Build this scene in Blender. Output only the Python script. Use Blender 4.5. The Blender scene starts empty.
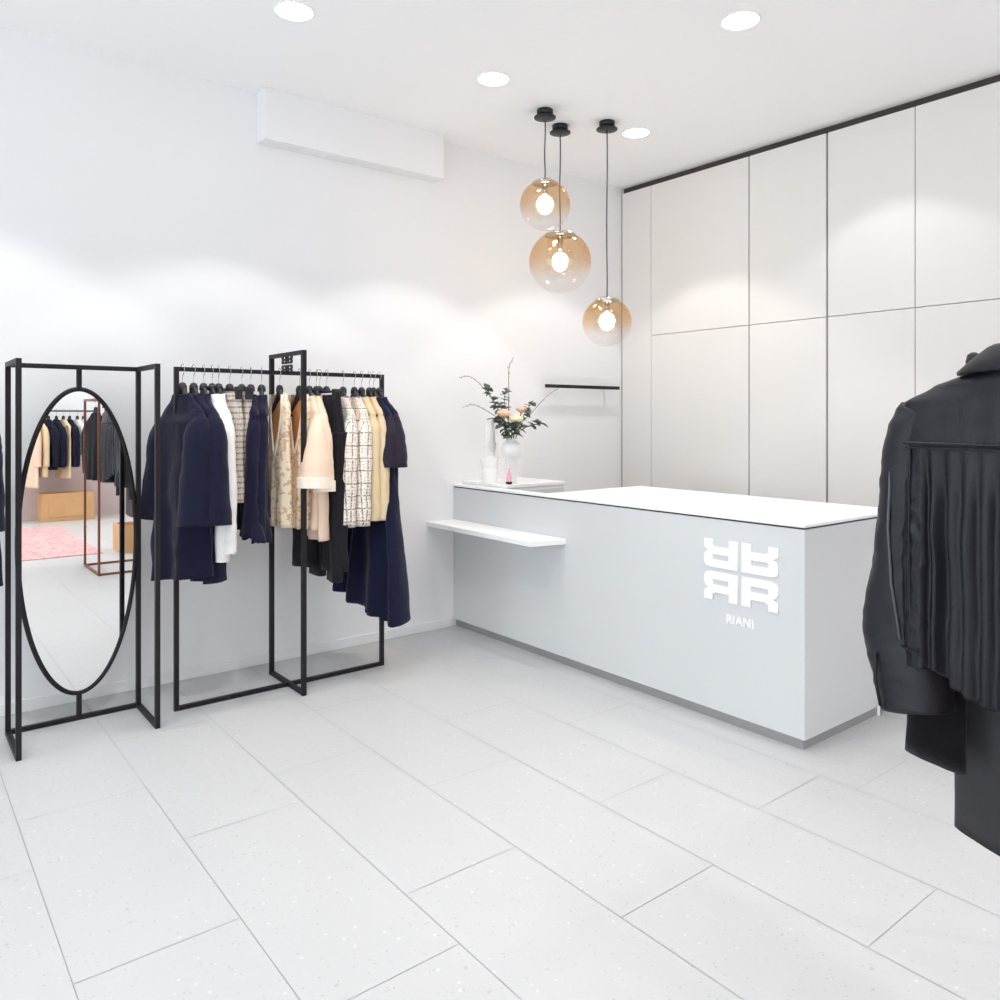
import bpy, bmesh, math, random
from math import sin, cos, pi, radians, sqrt, atan2
from mathutils import Vector, Matrix, noise
random.seed(7)
scene = bpy.context.scene
COL = scene.collection

# ------------------------------------------------------------------ colours and materials
def lin(r, g, b):
    f = lambda c: c / 12.92 if c <= .04045 else ((c + .055) / 1.055) ** 2.4
    return (f(r / 255), f(g / 255), f(b / 255), 1)

def new_mat(name):
    m = bpy.data.materials.new(name); m.use_nodes = True
    nt = m.node_tree; nt.nodes.clear()
    return m, nt

def nd(nt, typ, ins=None, **props):
    n = nt.nodes.new(typ)
    for k, v in props.items(): setattr(n, k, v)
    for k, v in (ins or {}).items():
        if isinstance(v, bpy.types.NodeSocket): nt.links.new(v, n.inputs[k])
        else: n.inputs[k].default_value = v
    return n

def out(nt, sock):
    o = nt.nodes.new('ShaderNodeOutputMaterial'); nt.links.new(sock, o.inputs['Surface'])

def math_(nt, op, a, b=0.0, c=0.0):
    n = nd(nt, 'ShaderNodeMath', operation=op)
    for i, v in enumerate((a, b, c)):
        if isinstance(v, bpy.types.NodeSocket): nt.links.new(v, n.inputs[i])
        else: n.inputs[i].default_value = v
    return n.outputs[0]

def mixc(nt, fac, a, b, blend='MIX'):
    n = nd(nt, 'ShaderNodeMix', data_type='RGBA', blend_type=blend)
    for i, v in ((0, fac), (6, a), (7, b)):
        if isinstance(v, bpy.types.NodeSocket): nt.links.new(v, n.inputs[i])
        else: n.inputs[i].default_value = v
    return n.outputs[2]

def mat(name, rgb, rough=.6, metal=0, spec=.5, rgb2=None, nscale=20, ndetail=4, bump=0, bscale=60, sheen=0, coat=0):
    m, nt = new_mat(name)
    tc = nd(nt, 'ShaderNodeTexCoord').outputs['Object']
    c = lin(*rgb)
    b = nd(nt, 'ShaderNodeBsdfPrincipled', {'Roughness': rough, 'Metallic': metal, 'Specular IOR Level': spec, 'Sheen Weight': sheen, 'Coat Weight': coat})
    nz = nd(nt, 'ShaderNodeTexNoise', {'Vector': tc, 'Scale': nscale, 'Detail': ndetail})
    c2 = lin(*(rgb2 or tuple(max(0, v * .97) for v in rgb)))
    nt.links.new(mixc(nt, nz.outputs[0], c, c2), b.inputs['Base Color'])
    if bump:
        n2 = nd(nt, 'ShaderNodeTexNoise', {'Vector': tc, 'Scale': bscale, 'Detail': 6})
        bp = nd(nt, 'ShaderNodeBump', {'Height': n2.outputs[0], 'Strength': bump, 'Distance': .01})
        nt.links.new(bp.outputs[0], b.inputs['Normal'])
    out(nt, b.outputs[0])
    return m

def fabric(name, rgb, rgb2=None, rough=.9, sheen=.1, bump=.25):
    return mat(name, rgb, rough, 0, .15, rgb2, 14, 3, bump, 45, sheen)

def emit(name, rgb, s):
    m, nt = new_mat(name)
    out(nt, nd(nt, 'ShaderNodeEmission', {'Color': lin(*rgb), 'Strength': s}).outputs[0])
    return m

M = {}
M['wall'] = mat('white_wall_paint', (240, 240, 241), .75, 0, .2, (238, 238, 239), 2, 2, .02, 200)
M['ceiling'] = mat('white_ceiling_paint', (250, 250, 250), .8, 0, .2, (248, 248, 248), 2)
M['base'] = mat('baseboard_white', (240, 240, 240), .5)
M['farwall'] = mat('blush_grey_lower_wall', (206, 190, 188), .8, 0, .2, (200, 184, 182), 3)  # blush grey tone of the far wall below its white part
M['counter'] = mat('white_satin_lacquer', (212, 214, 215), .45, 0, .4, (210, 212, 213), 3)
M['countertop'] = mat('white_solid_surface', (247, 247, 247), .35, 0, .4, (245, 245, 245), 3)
M['emblem'] = mat('white_acrylic_letters', (250, 250, 252), .4)
M['kick'] = mat('brushed_toe_kick', (176, 176, 176), .35, .6, .5)
M['cab'] = mat('greige_cabinet_lacquer', (233, 230, 227), .5, 0, .4, (231, 228, 225), 3)
M['gap'] = mat('recess_shade', (70, 64, 60), .8)  # dark colour stands for the shade inside narrow gaps
M['seam'] = mat('cabinet_carcass_grey', (168, 163, 160), .7)
M['black'] = mat('black_powder_coated_steel', (22, 19, 23), .5, .1, .4, (27, 24, 28), 30, 2)
M['copper'] = mat('copper_steel', (150, 98, 74), .4, .7, .5, (128, 82, 62), 20)
M['chrome'] = mat('chrome', (205, 205, 208), .2, 1, .5)
M['hanger'] = mat('matt_black_hanger', (44, 41, 45), .45, 0, .4)
M['canopy'] = mat('black_lamp_canopy', (30, 29, 30), .45)
M['cord'] = mat('grey_fabric_cord', (80, 76, 76), .7)
M['navy'] = fabric('navy_wool', (24, 26, 50), (17, 18, 37))
M['navyknit'] = fabric('navy_jersey', (30, 29, 54), (22, 21, 41))
M['navydress'] = fabric('navy_crepe', (24, 27, 56), (17, 18, 40))
M['inkleather'] = fabric('dark_aubergine_cloth', (42, 36, 50), (32, 26, 38), .6)
M['white'] = fabric('white_cotton', (238, 236, 233), (228, 226, 224))
M['blush'] = fabric('blush_knit', (238, 213, 190), (228, 200, 176))
M['beige'] = fabric('beige_knit', (224, 204, 168), (212, 190, 152))
M['tan'] = fabric('tan_lining', (226, 168, 110), (212, 152, 96))
M['bouclecream'] = fabric('cream_cuff', (244, 232, 216), (232, 218, 200))
M['trouser'] = fabric('black_trouser_cloth', (33, 31, 36), (25, 23, 27), .7)
M['blackcloth'] = fabric('black_cloth', (24, 23, 27), (16, 16, 19), .8)
M['suede'] = fabric('black_suede', (14, 13, 16), (20, 19, 22), .95, .1)
M['skirtleather'] = mat('smooth_black_leather', (48, 47, 52), .5, 0, .4, (40, 39, 44), 10, 3, .1, 120)
M['thread'] = mat('grey_topstitch', (84, 82, 90), .6)
M['pine'] = mat('light_oak', (222, 178, 128), .5, 0, .4, (206, 158, 108), 6, 5)
M['ceramic'] = mat('white_ceramic', (247, 245, 243), .45, 0, .4, (244, 242, 239), 4)
M['leaf'] = mat('dark_green_leaf', (74, 92, 76), .5, 0, .4, (104, 122, 104), 30)
M['eucalyptus'] = mat('grey_green_leaf', (112, 134, 118), .6, 0, .3, (84, 106, 92), 30)
M['twig'] = mat('brown_twig', (132, 112, 104), .8)
M['bud'] = mat('pale_bud', (214, 196, 184), .8)
M['peach'] = mat('peach_petal', (248, 216, 192), .6, 0, .3, (240, 198, 170), 25)
M['cream'] = mat('cream_petal', (250, 240, 206), .6, 0, .3, (244, 228, 184), 25)
M['pink'] = mat('pink_glass_perfume', (244, 176, 192), .2, 0, .5)
M['skinbrown'] = mat('brown_leather_shoe', (66, 46, 40), .4)
M['disc'] = emit('lamp_diffuser', (255, 253, 250), 14)
M['bulb'] = emit('warm_bulb', (255, 236, 214), 16)

def tweed(name, base, dark, pu, pv, wu, wv, strength):
    m, nt = new_mat(name)
    uv = nd(nt, 'ShaderNodeTexCoord').outputs['UV']
    sp = nd(nt, 'ShaderNodeSeparateXYZ', {0: uv})
    nz = nd(nt, 'ShaderNodeTexNoise', {'Vector': uv, 'Scale': 130, 'Detail': 3})
    nb = nd(nt, 'ShaderNodeTexNoise', {'Vector': uv, 'Scale': 45, 'Detail': 2})
    def stripe(s, p, w):
        f = math_(nt, 'FRACT', math_(nt, 'DIVIDE', s, p))
        return math_(nt, 'LESS_THAN', f, w)
    a = math_(nt, 'MAXIMUM', stripe(sp.outputs[0], pu, wu), stripe(sp.outputs[1], pv, wv))
    a2 = math_(nt, 'MAXIMUM', stripe(sp.outputs[0], pu / 4, .3), stripe(sp.outputs[1], pv / 4, .3))
    rough = math_(nt, 'GREATER_THAN', nz.outputs[0], .46)
    f = math_(nt, 'MULTIPLY', math_(nt, 'MULTIPLY', a, rough), strength)
    f2 = math_(nt, 'MULTIPLY', math_(nt, 'MULTIPLY', a2, math_(nt, 'GREATER_THAN', nb.outputs[0], .5)), strength * .6)
    c = mixc(nt, f2, lin(*base), lin(150, 134, 122))
    c = mixc(nt, f, c, lin(*dark))
    b = nd(nt, 'ShaderNodeBsdfPrincipled', {'Base Color': c, 'Roughness': .95, 'Specular IOR Level': .1})
    bp = nd(nt, 'ShaderNodeBump', {'Height': nz.outputs[0], 'Strength': .4, 'Distance': .004})
    nt.links.new(bp.outputs[0], b.inputs['Normal'])
    out(nt, b.outputs[0])
    return m
M['tweed'] = tweed('black_and_cream_check_tweed', (240, 230, 218), (44, 40, 46), .062, .070, .10, .10, .75)
M['tweed2'] = tweed('taupe_and_cream_tweed', (226, 216, 202), (84, 74, 74), .022, .03, .3, .34, .8)

def brocade():
    m, nt = new_mat('cream_floral_jacquard')
    tc = nd(nt, 'ShaderNodeTexCoord').outputs['Object']
    v = nd(nt, 'ShaderNodeTexNoise', {'Vector': tc, 'Scale': 38, 'Detail': 3})
    v2 = nd(nt, 'ShaderNodeTexNoise', {'Vector': tc, 'Scale': 22, 'Detail': 2})
    c = mixc(nt, math_(nt, 'GREATER_THAN', v.outputs[0], .56), lin(246, 228, 200), lin(222, 190, 152))
    c = mixc(nt, math_(nt, 'GREATER_THAN', v2.outputs[0], .64), c, lin(196, 184, 158))
    b = nd(nt, 'ShaderNodeBsdfPrincipled', {'Base Color': c, 'Roughness': .85, 'Specular IOR Level': .2})
    out(nt, b.outputs[0]); return m
M['brocade'] = brocade()

def leather():
    m, nt = new_mat('black_grained_leather')
    tc = nd(nt, 'ShaderNodeTexCoord').outputs['Object']
    big = nd(nt, 'ShaderNodeTexNoise', {'Vector': tc, 'Scale': 9, 'Detail': 4})
    vo = nd(nt, 'ShaderNodeTexVoronoi', {'Vector': tc, 'Scale': 420})
    c = mixc(nt, big.outputs[0], lin(27, 26, 35), lin(20, 19, 26))
    r = nd(nt, 'ShaderNodeMapRange', {0: big.outputs[0], 3: .34, 4: .5})
    b = nd(nt, 'ShaderNodeBsdfPrincipled', {'Base Color': c, 'Roughness': r.outputs[0], 'Specular IOR Level': .36})
    h = math_(nt, 'ADD', math_(nt, 'MULTIPLY', vo.outputs[0], .25), math_(nt, 'MULTIPLY', big.outputs[0], 1.5))
    bp = nd(nt, 'ShaderNodeBump', {'Height': h, 'Strength': .3, 'Distance': .006})
    nt.links.new(bp.outputs[0], b.inputs['Normal'])
    out(nt, b.outputs[0]); return m
M['leather'] = leather()

def stone():
    m, nt = new_mat('pale_terrazzo_tile')
    tc = nd(nt, 'ShaderNodeTexCoord').outputs['Object']
    at = nd(nt, 'ShaderNodeAttribute', attribute_name='tone')
    n1 = nd(nt, 'ShaderNodeTexNoise', {'Vector': tc, 'Scale': 2.2, 'Detail': 5, 'Roughness': .6})
    n2 = nd(nt, 'ShaderNodeTexNoise', {'Vector': tc, 'Scale': 70, 'Detail': 4, 'Roughness': .7})
    c = mixc(nt, n1.outputs[0], lin(198, 198, 198), lin(191, 191, 191))
    c = mixc(nt, math_(nt, 'MULTIPLY', n2.outputs[0], .5), c, lin(183, 183, 183))
    def flecks(scale, thr, dens, colr, c, off):
        mp = nd(nt, 'ShaderNodeVectorMath', {0: tc, 1: (off, off * .7, 0)}, operation='ADD').outputs[0]
        wob = nd(nt, 'ShaderNodeTexNoise', {'Vector': mp, 'Scale': scale * 1.7, 'Detail': 2})
        mp2 = nd(nt, 'ShaderNodeVectorMath', {0: mp, 1: nd(nt, 'ShaderNodeVectorMath', {0: wob.outputs[1], 3: .5 / scale}, operation='SCALE').outputs[0]}, operation='ADD').outputs[0]
        v = nd(nt, 'ShaderNodeTexVoronoi', {'Vector': mp2, 'Scale': scale})
        s = nd(nt, 'ShaderNodeSeparateColor', {0: v.outputs['Color']})
        f = math_(nt, 'MULTIPLY', math_(nt, 'LESS_THAN', v.outputs['Distance'], thr), math_(nt, 'LESS_THAN', s.outputs[0], dens))
        return mixc(nt, f, c, lin(*colr))
    c = flecks(40, .22, .10, (206, 206, 206), c, 0)
    c = flecks(60, .25, .14, (188, 187, 186), c, 3.1)
    c = flecks(26, .15, .08, (178, 175, 171), c, 7.7)
    c = flecks(90, .3, .07, (174, 171, 168), c, 5.3)
    c = mixc(nt, math_(nt, 'MULTIPLY', at.outputs['Fac'], .35), c, lin(190, 190, 192))
    b = nd(nt, 'ShaderNodeBsdfPrincipled', {'Base Color': c, 'Roughness': .42, 'Specular IOR Level': .35})
    out(nt, b.outputs[0]); return m
M['tile'] = stone()
M['grout'] = mat('grey_grout', (176, 172, 166), .9)

def rugmat():
    m, nt = new_mat('faded_pink_rug')
    tc = nd(nt, 'ShaderNodeTexCoord').outputs['Object']
    n1 = nd(nt, 'ShaderNodeTexNoise', {'Vector': tc, 'Scale': 5, 'Detail': 8, 'Roughness': .7})
    v = nd(nt, 'ShaderNodeTexVoronoi', {'Vector': tc, 'Scale': 7}, feature='DISTANCE_TO_EDGE')
    c = mixc(nt, n1.outputs[0], lin(232, 192, 188), lin(212, 150, 150))
    c = mixc(nt, math_(nt, 'MULTIPLY', math_(nt, 'LESS_THAN', v.outputs[0], .06), .5), c, lin(188, 118, 122))
    b = nd(nt, 'ShaderNodeBsdfPrincipled', {'Base Color': c, 'Roughness': .95})
    out(nt, b.outputs[0]); return m
M['rug'] = rugmat()

def mirror_mat():
    m, nt = new_mat('silvered_mirror')
    tc = nd(nt, 'ShaderNodeTexCoord').outputs['Object']
    nz = nd(nt, 'ShaderNodeTexNoise', {'Vector': tc, 'Scale': 3})
    c = mixc(nt, nz.outputs[0], (.94, .95, .95, 1), (.93, .94, .94, 1))
    out(nt, nd(nt, 'ShaderNodeBsdfPrincipled', {'Base Color': c, 'Metallic': 1, 'Roughness': .0}).outputs[0]); return m
M['mirror'] = mirror_mat()

def globe_mat():
    m, nt = new_mat('amber_gradient_glass')
    tc = nd(nt, 'ShaderNodeTexCoord').outputs['Generated']
    z = nd(nt, 'ShaderNodeSeparateXYZ', {0: tc}).outputs[2]
    g = nd(nt, 'ShaderNodeMapRange', {0: z, 1: .22, 2: .72, 3: 0, 4: 1}, interpolation_type='SMOOTHSTEP').outputs[0]
    lw = nd(nt, 'ShaderNodeLayerWeight', {0: .35}).outputs['Facing']
    tint = mixc(nt, g, (.985, .975, .97, 1), (.91, .75, .56, 1))
    tint2 = mixc(nt, math_(nt, 'MULTIPLY', lw, .8), tint, mixc(nt, g, (.95, .93, .925, 1), (.84, .63, .42, 1)))
    tr = nd(nt, 'ShaderNodeBsdfTransparent', {'Color': tint2}).outputs[0]
    gl = nd(nt, 'ShaderNodeBsdfGlossy', {'Color': mixc(nt, g, (1, .97, .95, 1), (1, .82, .62, 1)), 'Roughness': .03}).outputs[0]
    fr = math_(nt, 'POWER', nd(nt, 'ShaderNodeLayerWeight', {0: .5}).outputs['Facing'], 4.0)
    f = math_(nt, 'ADD', math_(nt, 'MULTIPLY_ADD', fr, .5, .03), math_(nt, 'MULTIPLY', g, .12))
    mx = nd(nt, 'ShaderNodeMixShader', {0: f, 1: tr, 2: gl})
    out(nt, mx.outputs[0]); return m
M['globe'] = globe_mat()

def pane_mat():
    m, nt = new_mat('clear_window_glass')
    tr = nd(nt, 'ShaderNodeBsdfTransparent', {'Color': (.96, .98, .98, 1)}).outputs[0]
    gl = nd(nt, 'ShaderNodeBsdfGlossy', {'Roughness': .02}).outputs[0]
    out(nt, nd(nt, 'ShaderNodeMixShader', {0: .06, 1: tr, 2: gl}).outputs[0]); return m
M['pane'] = pane_mat()

# ------------------------------------------------------------------ mesh helpers
class MB:
    def __init__(s): s.v = []; s.f = []; s.uv = {}; s.smooth = []; s.mi = []
    def add(s, vs, fs, smooth=False, uvs=None, mi=0):
        n = len(s.v); s.v += [tuple(v) for v in vs]
        for f in fs:
            s.f.append([i + n for i in f]); s.smooth.append(smooth); s.mi.append(mi)
        if uvs:
            for i, u in enumerate(uvs): s.uv[n + i] = u
        return s
    def box(s, x0, x1, y0, y1, z0, z1, mi=0):
        vs = [(x, y, z) for z in (z0, z1) for y in (y0, y1) for x in (x0, x1)]
        return s.add(vs, [(0, 2, 3, 1), (4, 5, 7, 6), (0, 1, 5, 4), (2, 6, 7, 3), (0, 4, 6, 2), (1, 3, 7, 5)], mi=mi)
    def bar(s, a, b, w, up=(0, 0, 1)):
        a, b = Vector(a), Vector(b); d = (b - a).normalized(); up = Vector(up)
        if abs(d.dot(up)) > .95: up = Vector((1, 0, 0))
        p = d.cross(up).normalized() * w / 2; q = d.cross(p).normalized() * w / 2
        vs = [c + p * i + q * j for c in (a, b) for i, j in ((-1, -1), (1, -1), (1, 1), (-1, 1))]
        return s.add(vs, [(3, 2, 1, 0), (4, 5, 6, 7), (0, 1, 5, 4), (1, 2, 6, 5), (2, 3, 7, 6), (3, 0, 4, 7)])
    def prism(s, pts, z0, z1):
        n = len(pts)
        vs = [(x, y, z0) for x, y in pts] + [(x, y, z1) for x, y in pts]
        return s.add(vs, [list(range(n))[::-1], list(range(n, 2 * n))] + [(i, (i + 1) % n, n + (i + 1) % n, n + i) for i in range(n)])
    def lathe(s, prof, n=32, c=(0, 0, 0), cap=True):
        vs = [(c[0] + r * cos(2 * pi * k / n), c[1] + r * sin(2 * pi * k / n), c[2] + z) for r, z in prof for k in range(n)]
        fs = [(i * n + k, i * n + (k + 1) % n, (i + 1) * n + (k + 1) % n, (i + 1) * n + k) for i in range(len(prof) - 1) for k in range(n)]
        s.add(vs, fs, True)
        b = len(s.v) - len(vs)
        if cap:
            s.f.append([b + k for k in range(n)][::-1]); s.smooth.append(False); s.mi.append(0)
            s.f.append([b + (len(prof) - 1) * n + k for k in range(n)]); s.smooth.append(False); s.mi.append(0)
        return s
    def tube(s, path, ra, rb=None, n=12, ref=(0, 1, 0), cap=True, disp=None, closed=False, uvk=0):
        """sweep; ra across, rb along ref (numbers or lists)"""
        P = [Vector(p) for p in path]; m = len(P); ref = Vector(ref)
        ra = ra if isinstance(ra, (list, tuple)) else [ra] * m
        rb = (rb if isinstance(rb, (list, tuple)) else [rb] * m) if rb is not None else ra
        vs = []; uvs = []; L = 0
        for i in range(m):
            if closed: t = P[(i + 1) % m] - P[i - 1]
            else: t = P[min(i + 1, m - 1)] - P[max(i - 1, 0)]
            t.normalize()
            a = t.cross(ref)
            if a.length < .05: a = t.cross(Vector((1, 0, 0)))
            a.normalize(); b = a.cross(t).normalized()
            if i: L += (P[i] - P[i - 1]).length
            for k in range(n):
                th = 2 * pi * k / n
                p = P[i] + a * ra[i] * cos(th) + b * rb[i] * sin(th)
                if disp: p = disp(p, i / (m - 1), th)
                vs.append(p); uvs.append((th / (2 * pi) * 4 * (ra[i] + uvk), -L))
        fs = [(i * n + k, i * n + (k + 1) % n, ((i + 1) % m) * n + (k + 1) % n, ((i + 1) % m) * n + k) for i in range(m if closed else m - 1) for k in range(n)]
        s.add(vs, fs, True, uvs)
        if cap and not closed:
            b0 = len(s.v) - len(vs)
            s.f.append([b0 + k for k in range(n)][::-1]); s.smooth.append(False); s.mi.append(0)
            s.f.append([b0 + (m - 1) * n + k for k in range(n)]); s.smooth.append(False); s.mi.append(0)
        return s
    def ball(s, c, r, n=12, sx=1, sy=1, sz=1):
        prof = [(max(1e-4, r * sin(pi * i / n)), -r * cos(pi * i / n)) for i in range(n + 1)]
        k = len(s.v); s.lathe(prof, n * 2, (0, 0, 0), False)
        for i in range(k, len(s.v)):
            x, y, z = s.v[i]; s.v[i] = (c[0] + x * sx, c[1] + y * sy, c[2] + z * sz)
        return s
    def build(s, name, m, parent=None, bevel=0, recalc=True):
        me = bpy.data.meshes.new(name)
        me.from_pydata(s.v, [], s.f)
        for i, p in enumerate(me.polygons): p.use_smooth = s.smooth[i]; p.material_index = s.mi[i]
        if s.uv:
            l = me.uv_layers.new(name='UVMap')
            for lp in me.loops: l.data[lp.index].uv = s.uv.get(lp.vertex_index, (0, 0))
        if recalc:
            bm = bmesh.new(); bm.from_mesh(me); bmesh.ops.recalc_face_normals(bm, faces=bm.faces); bm.to_mesh(me); bm.free()
        for mm in (m if isinstance(m, (list, tuple)) else [m]): me.materials.append(mm)
        o = bpy.data.objects.new(name, me); COL.objects.link(o)
        if parent: o.parent = parent
        if bevel:
            b = o.modifiers.new('bevel', 'BEVEL'); b.width = bevel; b.segments = 2; b.limit_method = 'ANGLE'
        return o

def tag(o, label, cat, group=None):
    o['label'] = label; o['category'] = cat
    if group: o['group'] = group
    return o
def thing(name, label, cat, loc=(0, 0, 0), rz=0, group=None):
    o = bpy.data.objects.new(name, None); COL.objects.link(o)
    o.location = loc; o.rotation_euler = (0, 0, rz); o.empty_display_size = .1
    return tag(o, label, cat, group)
def struct(o):
    o['kind'] = 'structure'; return o
def copy_tree(o, parent=None):
    c = o.copy(); COL.objects.link(c)
    if parent: c.parent = parent
    for ch in list(o.children): copy_tree(ch, c)
    return c

def interp(tab, t):
    if t >= tab[0][0]: return tab[0][1]           # tables run from the top (z = 0) downwards
    for (a, va), (b, vb) in zip(tab, tab[1:]):
        if t >= b:
            k = (a - t) / (a - b); k = k * k * (3 - 2 * k) * .5 + k * .5
            return va + (vb - va) * k
    return tab[-1][1]

# ------------------------------------------------------------------ the room
ZC = 3.46
XR, YB, YF = 9.2, 5.46, -3.2
def floor_mesh():
    mb = MB()
    mb.box(-.1, XR + .1, YF - .1, YB + .1, -.06, -.002, mi=1)
    g = .0011; L, W = 1.062, .4478
    offs = {0: 2.318, 1: 2.82, 2: 2.527, 3: 3.025, 4: 2.486, 5: 2.897}
    tones = []
    nb = len(mb.f)
    r0 = int((YF - .405) / W) - 1
    for r in range(r0, r0 + 24):
        y0 = .405 + r * W; y1 = y0 + W
        if y1 < YF or y0 > YB: continue
        off = offs[r] if r in offs else 2.3 + (r * .618 % 1) * L
        k0 = int((0 - off) / L) - 2
        for k in range(k0, k0 + 14):
            x0, x1 = off + k * L, off + (k + 1) * L
            if x1 < -.05 or x0 > XR + .05: continue
            a, b = max(x0 + g, -.09), min(x1 - g, XR + .09); c, d = max(y0 + g, YF - .09), min(y1 - g, YB + .09)
            if b - a < .01 or d - c < .01: continue
            mb.add([(a, c, 0), (b, c, 0), (b, d, 0), (a, d, 0)], [(0, 1, 2, 3)])
            tones.append(random.random())
    o = mb.build('floor', [M['tile'], M['grout']], recalc=False)
    at = o.data.attributes.new('tone', 'FLOAT', 'FACE')
    for i in range(len(o.data.polygons)): at.data[i].value = 0 if i < nb else tones[i - nb]
    return struct(o)
floor_mesh()
struct(MB().box(-.1, XR + .1, YF - .1, YB + .1, ZC, ZC + .1).build('ceiling', M['ceiling']))
struct(MB().box(-.1, 0, YF - .1, YB + .1, 0, ZC).build('wall_left', M['wall']))
struct(MB().box(-.1, XR + .1, YB, YB + .1, 0, ZC).build('wall_back', M['wall']))
struct(MB().box(XR, XR + .1, YF - .1, YB + .1, 1.12, ZC).box(XR, XR + .1, YF - .1, YB + .1, 0, 1.12, mi=1).build('wall_right', [M['wall'], M['farwall']]))
# shopfront wall behind the photographer; its unseen window is added for fill daylight
w0, w1, wz0, wz1 = .7, 8.6, .25, 3.0
struct(MB().box(-.1, w0, YF - .1, YF, 0, ZC).box(w1, XR + .1, YF - .1, YF, 0, ZC).box(w0, w1, YF - .1, YF, 0, wz0).box(w0, w1, YF - .1, YF, wz1, ZC).build('wall_front', M['wall']))
wf = MB()
for k in range(5):
    x = w0 + (w1 - w0) * k / 4
    wf.box(max(w0, x - .03), min(w1, x + .03), YF - .08, YF - .02, wz0, wz1)
wf.box(w0, w1, YF - .08, YF - .02, wz0, wz0 + .06).box(w0, w1, YF - .08, YF - .02, wz1 - .06, wz1)
win = struct(wf.build('fill_window_1', M['black']))
MB().box(w0 + .01, w1 - .01, YF - .055, YF - .045, wz0 + .01, wz1 - .01).build('pane', M['pane'], win)
struct(MB().box(0, .012, YF, 3.23, 0, .062).build('baseboard_left', M['base'], bevel=.003))
struct(MB().box(0, .125, 1.80, 3.085, 3.155, ZC).build('trim_1', M['wall'], bevel=.004))

# ------------------------------------------------------------------ cabinets along the back
CY = 5.0; CT = 3.408; CM = 2.173
def cabinet(x0, x1, gl, gr, label):
    t = thing('tall_cabinet', label, 'cabinet', (x0, CY, 0), 0, 'built-in tall cabinets along the back wall')
    w = x1 - x0
    MB().box(.004, w - .004, .02, .43, 0, CT).build('carcass', M['seam'], t)
    MB().box(gl, w - gr, 0, .02, .08, CM - .0025).build('door', M['cab'], t, .0012)
    MB().box(gl, w - gr, 0, .02, CM + .0025, CT).build('door', M['cab'], t, .0012)
    MB().box(0.004, w - .004, .05, .07, 0, .08).build('plinth', M['cab'], t)
    return t
fp = MB().box(.014, .330, CY, CY + .02, .0, CT).build('filler_panel', M['cab'], bevel=.0012)
tag(fp, 'narrow full-height pale greige filler panel between the left wall and the cabinets', 'panel')
cabinet(.332, 1.262, .003, .005, 'wide pale greige tall cabinet beside the narrow filler panel at the left corner')
cabinet(1.262, 1.865, .005, .008, 'narrow pale greige tall cabinet second from the corner, ending at the widest seam')
cabinet(1.865, 2.437, .008, .0025, 'pale greige tall cabinet just right of the widest vertical seam')
cabinet(2.437, 3.34, .0025, .004, 'pale greige tall cabinet above and behind the shoulder of the black leather jacket')
struct(MB().box(0, 3.34, CY + .035, CY + .05, CT - .02, ZC).build('gap_shade', M['gap']))  # dark strip standing in for shade between cabinet tops and ceiling
struct(MB().box(3.345, XR, CY + .02, YB, 0, ZC).build('wall_niche', M['wall']))
struct(MB().box(0, .013, CY + .004, CY + .02, 0, CT).build('trim_3', M['seam']))

# ------------------------------------------------------------------ reception counter
T = thing('reception_counter', 'long white reception counter with raised emblem and lettering on its front', 'counter', (0, 3.25, 0))
CX, CD, XL = 2.735, .95, .92
mb = MB().prism([(0.001, 0), (CX, 0), (CX, CD), (XL, CD), (XL, .045), (0.001, .045)], .052, .995)
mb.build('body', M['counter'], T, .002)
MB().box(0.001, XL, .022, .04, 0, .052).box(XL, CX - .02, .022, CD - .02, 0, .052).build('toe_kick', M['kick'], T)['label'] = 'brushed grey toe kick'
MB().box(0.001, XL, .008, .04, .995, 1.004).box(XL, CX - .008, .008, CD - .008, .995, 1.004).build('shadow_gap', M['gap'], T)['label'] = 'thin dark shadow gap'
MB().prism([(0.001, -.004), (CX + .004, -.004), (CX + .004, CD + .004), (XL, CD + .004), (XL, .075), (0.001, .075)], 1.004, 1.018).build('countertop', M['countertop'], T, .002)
MB().prism([(0.001, -.232), (1.125, -.24), (1.185, -.001), (0.001, -.001)], .735, .768).build('drop_shelf', M['countertop'], T, .003)['label'] = 'low white shelf projecting at the wall end'

def R_splines():
    o = [(0, 0), (0, 1), (.82, 1), (.95, .95), (1, .85), (1, .58), (.95, .47), (.86, .42), (.95, .37), (1, .3), (1, 0), (.74, 0), (.74, .2), (.66, .27), (.26, .27), (.26, 0)]
    h = [(.27, .54), (.27, .73), (.72, .73), (.74, .70), (.74, .57), (.72, .54)]
    return o, h
def emblem_mesh(name, w, h, gap, ext):
    cu = bpy.data.curves.new(name, 'CURVE'); cu.dimensions = '2D'; cu.fill_mode = 'BOTH'; cu.extrude = ext
    for sx in (1, -1):
        for sz in (1, -1):
            for ring in R_splines():
                sp = cu.splines.new('POLY'); sp.use_cyclic_u = True; sp.points.add(len(ring) - 1)
                for p, (x, y) in zip(sp.points, ring):
                    X = gap / 2 + x * (w - gap) / 2; Z = -gap / 2 - (1 - y) * (h - gap) / 2
                    p.co = (X * sx, Z * sz, 0, 1)
    return curve_to_mesh(name, cu)
def curve_to_mesh(name, cu):
    tmp = bpy.data.objects.new('tmp', cu); COL.objects.link(tmp)
    dg = bpy.context.evaluated_depsgraph_get()
    me = bpy.data.meshes.new_from_object(tmp.evaluated_get(dg)); me.name = name
    bpy.data.objects.remove(tmp)
    me.transform(Matrix.Rotation(pi / 2, 4, 'X'))      # stand it up in the XZ plane
    return me
def mesh_part(name, me, m, parent, loc):
    me.materials.clear(); me.materials.append(m)
    o = bpy.data.objects.new(name, me); COL.objects.link(o); o.parent = parent; o.location = loc
    return o
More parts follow.
